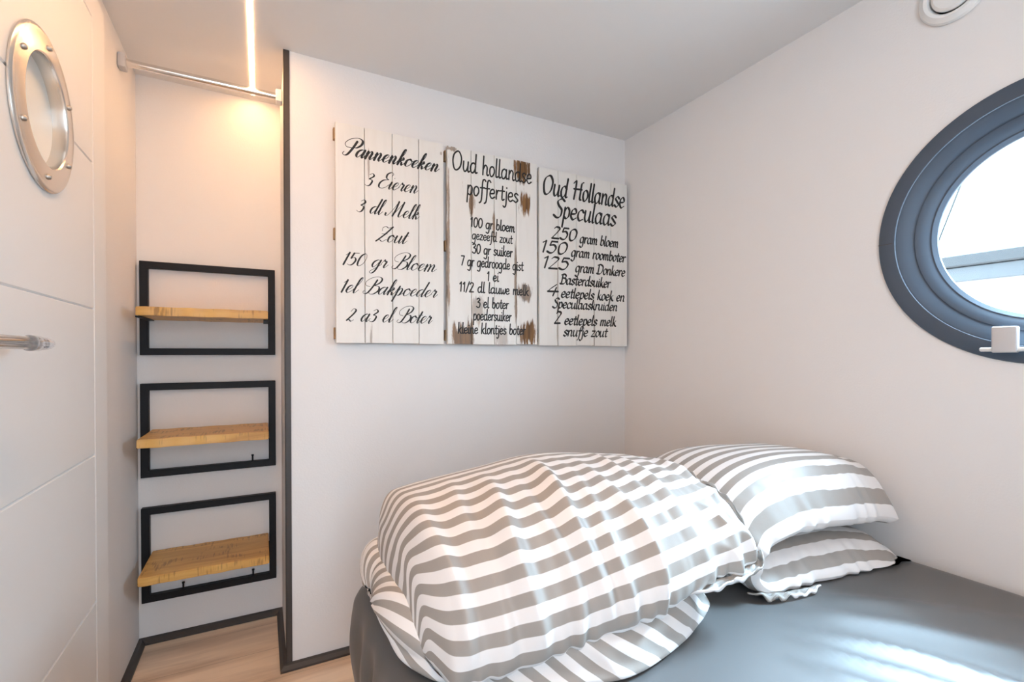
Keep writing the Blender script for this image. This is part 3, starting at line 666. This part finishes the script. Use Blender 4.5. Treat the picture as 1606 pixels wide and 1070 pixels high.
def cloth_obj(name, P, stripe, closed_v=True, parent=None, mat_=COTTON, cap=True):
    """P: (nu, nv, 3) rings; v wraps"""
    nu, nv = P.shape[:2]; V = P.reshape(-1, 3); Fc = []
    for i in range(nu-1):
        for j in range(nv):
            k = (j+1) % nv
            if j == nv-1: continue
            Fc.append((i*nv+j, i*nv+k, (i+1)*nv+k, (i+1)*nv+j))
    o = mesh_obj(name, V, Fc, mat_, parent)
    a = o.data.attributes.new('stripe', 'FLOAT', 'POINT'); a.data.foreach_set('value', stripe.reshape(-1).astype(np.float32))
    return o
def normals(P):
    du = np.gradient(P, axis=0); dv = np.gradient(P, axis=1); dv[:, 0] = dv[:, -1] = P[:, 1]-P[:, -2]
    n = np.cross(du, dv); return n/(np.linalg.norm(n, axis=2)[..., None]+1e-12)
def closed_spline(pts, n):
    P = np.array(pts, float); m = len(P); out = []
    for i in range(m):
        a, b, c, e = P[i-1], P[i], P[(i+1) % m], P[(i+2) % m]
        for t in np.linspace(0, 1, 24, endpoint=False):
            out.append(0.5*((2*b)+(c-a)*t+(2*a-5*b+4*c-e)*t*t+(3*b-a-3*c+e)*t**3))
    out.append(out[0]); out = np.array(out)
    s = np.concatenate([[0], np.cumsum(np.linalg.norm(np.diff(out, axis=0), axis=1))])
    q = np.linspace(0, s[-1], n)
    return np.stack([np.interp(q, s, out[:, k]) for k in range(out.shape[1])], 1), q
def interp(x, xs, ys):
    # smooth interpolation of keyed values
    xs, ys = np.array(xs), np.array(ys); m = np.gradient(ys, xs); i = np.clip(np.searchsorted(xs, x)-1, 0, len(xs)-2)
    h = xs[i+1]-xs[i]; t = np.clip((x-xs[i])/h, 0, 1)
    return (2*t**3-3*t**2+1)*ys[i]+(t**3-2*t**2+t)*h*m[i]+(-2*t**3+3*t**2)*ys[i+1]+(t**3-t**2)*h*m[i+1]

duvet = tag(empty('duvet', (0.58, 0.93, ZB)), 'puffy duvet in beige and white striped cover, folded up on the bed', 'duvet')
def upper_duvet():
    nu, nv = 300, 340; x0, x1 = 0.222, 0.950
    uu = np.linspace(0, 1, nu); s = 0.5-0.5*np.cos(PI*uu); s = 0.55*uu+0.45*s; X = x0+(x1-x0)*s
    P = np.zeros((nu, nv, 3)); ST = np.zeros((nu, nv)); VV = np.zeros((nu, nv))
    for i, x in enumerate(X):
        zt = interp(x, [.195, .26, .36, .52, .66, .80, .90, .955], [.76, .795, .828, .852, .857, .846, .825, .80])
        yf = interp(x, [.195, .25, .40, .54, .73, .90, .955], [.76, .725, .672, .650, .640, .640, .66])
        zb = interp(x, [.195, .25, .40, .54, .73, .90, .955], [.580, .572, .594, .622, .652, .676, .685])
        yb = 1.205; h = zt-zb
        pts = [(yf+.012, zb-.004), (yf-.006, zb+.02*h/.25), (yf+.012, zb+.36*h), (yf+.075, zb+.70*h), (yf+.17, zb+.91*h), (yf+.30, zt), (yf+.42, zb+.91*h), (yb-.03, zb+.62*h),
               (yb, zb+.25*h), (yb-.05, zb-.01), (.5*(yf+yb), zb-.012), (yf+.10, zb-.010)]
        sec, q = closed_spline(pts, nv)
        dl, dr = (x-x0)/.055, (x1-x)/.070
        e = min(1, math.sqrt(max(0, 1-(1-min(dl, 1))**2.2)))*min(1, math.sqrt(max(0, 1-(1-min(dr, 1))**2.2)))
        e = max(e, 0.02); cy, cz = .5*(yf+yb), zb+.38*h
        ex = 0.35+0.65*e
        P[i, :, 0] = x; P[i, :, 1] = cy+(sec[:, 0]-cy)*(e if e < .999 else 1)**.8; P[i, :, 2] = cz+(sec[:, 1]-cz)*e
        # on the rounded left end the stripes turn over the edge and run down it
        top = sec[sec[:, 1] > cz]; qt = q[sec[:, 1] > cz]; o = np.argsort(top[:, 0])
        wrap = smooth01(np.array((.85-e)/.35))*(1 if dl < 1 else 0)
        ST[i] = q*(1-wrap)+wrap*np.interp(P[i, :, 1], top[o, 0], qt[o]); VV[i] = q
    n = normals(P); Xg = P[..., 0]; V = VV
    # long soft folds running down from the ridge towards the front edge
    w1 = fourier(8, 10, 4, 3); big = 0.0045*w1(Xg, V)
    fold = np.zeros_like(Xg)
    for (xc, wv, amp, tilt, ph) in ((.285, .016, .0070, .04, 0.), (.345, .014, .0062, .05, 1.), (.405, .017, .0085, .06, 2.), (.468, .014, .0060, .05, .5), (.522, .018, .0105, .10, 1.7),
                                    (.575, .012, .0060, .09, 2.6), (.632, .015, .0080, .14, .3), (.700, .014, .0070, .13, 1.1), (.752, .018, .0060, .08, 2.), (.830, .020, .0060, .04, 0.6), (.880, .014, .006, .05, 1.9)):
        c = xc-tilt*(V-.10)*-1*0.35+0.010*np.sin(V*14+ph)
        t = (Xg-c)/wv; ridge = np.exp(-np.where(t > 0, (t/0.8)**2, (t/1.5)**2))
        env = smooth01((V+.02)/.10)*smooth01((.50-V)/.22)*(0.65+0.35*np.sin(V*9+ph*3))
        fold += 2.3*amp*ridge*env
    fine = 0.0014*fourier(14, 95, 22, 8)(Xg, V)*smooth01((.40-V)/.3)
    right = smooth01((Xg-.74)/.15)*smooth01((.42-V)/.2)
    ab = fourier(8, 34, 26, 21)(Xg, V); crum = -0.0095*np.abs(ab)+.005
    edge = 0.003*np.sin(Xg*150+np.sin(Xg*40)*2)*np.exp(-(V/.05)**2)
    disp = big+fold+fine+right*crum+edge
    disp[:, -1] = disp[:, 0]
    top = smooth01((.95-V)/.1)
    P2 = P+n*(disp*top)[..., None]*SGN
    # sag of the front bottom edge between folds
    ST = ST+0.0012*fourier(6, 14, 6, 31)(Xg, V)
    P2[..., 0] = np.minimum(P2[..., 0], .955)
    i0 = int(np.argmin(np.abs(X-.926))); path = []
    for v in (.46, .38, .30, .22, .14, .07, .02): path.append(P2[i0, int(np.argmin(np.abs(VV[i0]-v)))]-n[i0, int(np.argmin(np.abs(VV[i0]-v)))]*SGN*.004)
    for x in (.89, .83, .77, .71): i = int(np.argmin(np.abs(X-x))); path.append(P2[i, 3]-n[i, 3]*SGN*.004)
    HEM.extend([tuple(p) for p in path])
    return cloth_obj('upper_fold', P2, ST, parent=duvet)
SGN = 1.0; HEM = []
_t = np.array([[[0, 0, 0], [0, 1, 0]], [[1, 0, 0], [1, 1, 0]]], float)
def lower_duvet():
    nu, nv = 240, 260; x0, x1 = 0.205, 0.925
    uu = np.linspace(0, 1, nu); X = x0+(x1-x0)*(0.55*uu+0.45*(0.5-0.5*np.cos(PI*uu)))
    P = np.zeros((nu, nv, 3)); ST = np.zeros((nu, nv)); VV = np.zeros((nu, nv))
    for i, x in enumerate(X):
        yf = interp(x, [.188, .25, .35, .45, .55, .65, .77, .88, .945], [.80, .775, .70, .655, .628, .640, .678, .735, .80])
        zt = interp(x, [.188, .25, .45, .65, .85, .945], [.665, .66, .655, .66, .665, .66]); zb = ZB+.004; yb = 1.215
        pts = [(yf, zb), (yf+.004, zb+.022), (yf+.020, zb+.062), (yf+.075, zt-.01), (yf+.2, zt), (.5*(yf+yb)+.1, zt), (yb-.05, zt-.005), (yb, zb+.06), (yb-.03, zb+.01), (1.0, zb), (yf+.1, zb)]
        sec, q = closed_spline(pts, nv)
        dl, dr = (x-x0)/.06, (x1-x)/.06
        e = min(1, math.sqrt(max(0, 1-(1-min(dl, 1))**2)))*min(1, math.sqrt(max(0, 1-(1-min(dr, 1))**2))); e = max(e, .03)
        cy, cz = .5*(yf+yb), zb+.055
        P[i, :, 0] = x; P[i, :, 1] = cy+(sec[:, 0]-cy)*(.25+.75*e); P[i, :, 2] = cz+(sec[:, 1]-cz)*e; ST[i] = q; VV[i] = q
    n = normals(P); Xg = P[..., 0]; V = VV
    disp = 0.004*fourier(8, 18, 10, 41)(Xg, V)-0.006*np.abs(fourier(8, 40, 18, 42)(Xg+V*.6, V))+.004
    disp += 0.010*np.abs(fourier(6, 6, 46, 43)(P[..., 1], P[..., 2]*1.2))*smooth01((.27-Xg)/.05)
    zz = P[..., 2]; damp = smooth01((zz-ZB-.004)/.02)
    ST = V*0.9+0.75*(Xg-.5)+0.006*fourier(6, 20, 12, 44)(Xg, V)
    disp[:, -1] = disp[:, 0]
    P2 = P+n*(disp*damp)[..., None]*SGN; P2[..., 0] = np.minimum(P2[..., 0], .950); P2[..., 2] = np.maximum(P2[..., 2], ZB+.0035)
    return cloth_obj('lower_fold', P2, ST, parent=duvet)
upper_duvet(); lower_duvet()

pillow = tag(empty('pillow', (1.27, 0.88, ZB)), 'striped pillow folded double, lying behind the duvet against the wall', 'pillow')
def make_pillow():
    ns, nt_ = 260, 120
    path = [(1.535, .572), (1.46, .585), (1.30, .598), (1.15, .600), (1.045, .602), (.995, .622), (.985, .665), (1.015, .712), (1.09, .738), (1.22, .742), (1.36, .732), (1.47, .716), (1.545, .695)]
    pp = np.array(path); out = []
    for i in range(len(pp)-1):
        a = pp[i-1] if i else pp[0]*2-pp[1]; b, c = pp[i], pp[i+1]; e = pp[i+2] if i+2 < len(pp) else pp[-1]*2-pp[-2]
        for t in np.linspace(0, 1, 30, endpoint=False): out.append(0.5*((2*b)+(c-a)*t+(2*a-5*b+4*c-e)*t*t+(3*b-a-3*c+e)*t**3))
    out.append(pp[-1]); out = np.array(out); L = np.concatenate([[0], np.cumsum(np.linalg.norm(np.diff(out, axis=0), axis=1))])
    q = np.linspace(0, L[-1], ns); ctr = np.stack([np.interp(q, L, out[:, 0]), np.interp(q, L, out[:, 1])], 1); s = q/L[-1]
    dr = np.gradient(ctr, axis=0); dr /= np.linalg.norm(dr, axis=1)[:, None]; nr = np.stack([-dr[:, 1], dr[:, 0]], 1)
    up = smooth01((s-.46)/.10)                      # 0 lower layer, 1 upper layer
    Ho = interp1(s, [0, .03, .10, .25, .40, .48, .56, .68, .80, .92, .975, 1], [.003, .028, .046, .052, .052, .050, .064, .084, .090, .088, .070, .003])
    Hi = interp1(s, [0, .03, .10, .25, .40, .48, .56, .68, .80, .92, .975, 1], [.003, .020, .036, .050, .044, .028, .040, .058, .060, .054, .042, .003])
    tt = np.linspace(0, 1, nt_); tt = 0.5*tt+0.5*(0.5-0.5*np.cos(PI*tt))
    prof = (1-np.abs(2*tt-1)**3.0)**.56
    yf = interp1(s, [0, .1, .3, .46, .6, .8, 1], [.628, .640, .668, .680, .672, .655, .655]); yb = interp1(s, [0, .3, .46, .7, 1], [1.08, 1.12, 1.12, 1.13, 1.08])
    ring = np.concatenate([np.arange(nt_), np.arange(nt_-2, -1, -1)]); sg = np.concatenate([np.ones(nt_), -np.ones(nt_-1)])
    P = np.zeros((ns, len(ring), 3)); ST = np.zeros((ns, len(ring)))
    puck = fourier(10, 130, 40, 51); soft = fourier(8, 12, 9, 52); soft2 = fourier(8, 12, 9, 53); fw = fourier(9, 48, 12, 54)
    for i in range(ns):
        t = tt[ring]; pr = prof[ring]; hh = np.where(sg > 0, Ho[i], -Hi[i])*pr
        droop = -(.048*up[i]+.042*(1-up[i]))*np.exp(-(t/.11)**2)*(1 if True else 0)
        near = np.exp(-(t/.16)**2)
        hh = hh+np.where(sg > 0, 1, -1)*pr*(0.0042*soft(q[i], t*.45)+0.0032*near*puck(q[i], t)*1.0)
        foldz = math.exp(-((s[i]-.47)/.10)**2); hh = hh+pr*np.where(sg > 0, 1, -1)*.0045*foldz*fw(t*.45, q[i])
        P[i, :, 0] = ctr[i, 0]+nr[i, 0]*hh; P[i, :, 2] = ctr[i, 1]+nr[i, 1]*hh+droop
        P[i, :, 1] = yf[i]+(yb[i]-yf[i])*t-0.004*near*np.sin(q[i]*90+np.sin(q[i]*31)*2)*(1-pr)
        ST[i] = t*.46+.0012*soft2(q[i], t*.5)
    P[..., 2] = np.maximum(P[..., 2], ZB+.0055); P[..., 0] = np.clip(P[..., 0], .961, XR-.006)
    return cloth_obj('pillow_case', P, ST+.010, parent=pillow)
def interp1(x, xs, ys): return np.array([interp(v, xs, ys) for v in np.atleast_1d(x)])
make_pillow()

def ruffle(name, path, out, width, parent, seed, st0, curl=0.012, amp=0.006, freq=120, floor=None):
    """a loose hem: a strip that leaves a seam line, waves and curls at its free edge"""
    nu, nw = 160, 14; Pp = np.array(path, float); L = np.concatenate([[0], np.cumsum(np.linalg.norm(np.diff(Pp, axis=0), axis=1))])
    dense = []
    for i in range(len(Pp)-1):
        a = Pp[i-1] if i else Pp[0]*2-Pp[1]; b, c = Pp[i], Pp[i+1]; e = Pp[i+2] if i+2 < len(Pp) else Pp[-1]*2-Pp[-2]
        for t in np.linspace(0, 1, 40, endpoint=False): dense.append(0.5*((2*b)+(c-a)*t+(2*a-5*b+4*c-e)*t*t+(3*b-a-3*c+e)*t**3))
    dense.append(Pp[-1]); dense = np.array(dense); L = np.concatenate([[0], np.cumsum(np.linalg.norm(np.diff(dense, axis=0), axis=1))])
    q = np.linspace(0, L[-1], nu); A = np.stack([np.interp(q, L, dense[:, k]) for k in range(3)], 1)
    Lo = np.linspace(0, 1, len(out)); O = np.array(out, float); D = np.stack([np.interp(q/L[-1], Lo, O[:, k]) for k in range(3)], 1)
    D /= np.linalg.norm(D, axis=1)[:, None]; T = np.gradient(A, axis=0); T /= np.linalg.norm(T, axis=1)[:, None]; Nn = np.cross(T, D); Nn /= np.linalg.norm(Nn, axis=1)[:, None]
    wv = fourier(6, freq, 8, seed); w = np.linspace(0, 1, nw); P = np.zeros((nu, nw, 3)); ST = np.zeros((nu, nw))
    env = smooth01(q/.04)*smooth01((L[-1]-q)/.04)*.85+.15
    for j in range(nw):
        r_ = amp*wv(q, w[j])*w[j]**.7+curl*(w[j]**3)
        P[:, j] = A+D*(width*np.sin(w[j]*1.9)/np.sin(1.9)*(.9 if j else 1)*(np.sin(w[j]*1.57)) *env)[:, None]+Nn*(r_*env)[:, None]
        ST[:, j] = st0+q*.06+w[j]*.012
    if floor is not None: P[..., 2] = np.maximum(P[..., 2], floor)
    V = P.reshape(-1, 3); Fc = [(i*nw+j, i*nw+j+1, (i+1)*nw+j+1, (i+1)*nw+j) for i in range(nu-1) for j in range(nw-1)]
    o = mesh_obj(name, V, Fc, COTTON, parent); a = o.data.attributes.new('stripe', 'FLOAT', 'POINT'); a.data.foreach_set('value', ST.reshape(-1).astype(np.float32))
    md = o.modifiers.new('thickness', 'SOLIDIFY'); md.thickness = 0.0022; md.offset = 0
    return o
ruffle('cover_hem', HEM, [(.9, -.1, .3), (.9, -.3, .15), (.75, -.65, 0), (.5, -.85, -.1), (.2, -.95, -.2), (0, -.95, -.3)], .026, duvet, 61, .002)
ruffle('cover_flap', [(.965, .700, ZB+.020), (1.02, .675, ZB+.016), (1.09, .662, ZB+.014), (1.16, .652, ZB+.014)], [(-.3, -.9, 0), (0, -1, 0), (.1, -1, 0)], .017, pillow, 62, .026, curl=.004, amp=.006, freq=170, floor=ZB+.006)
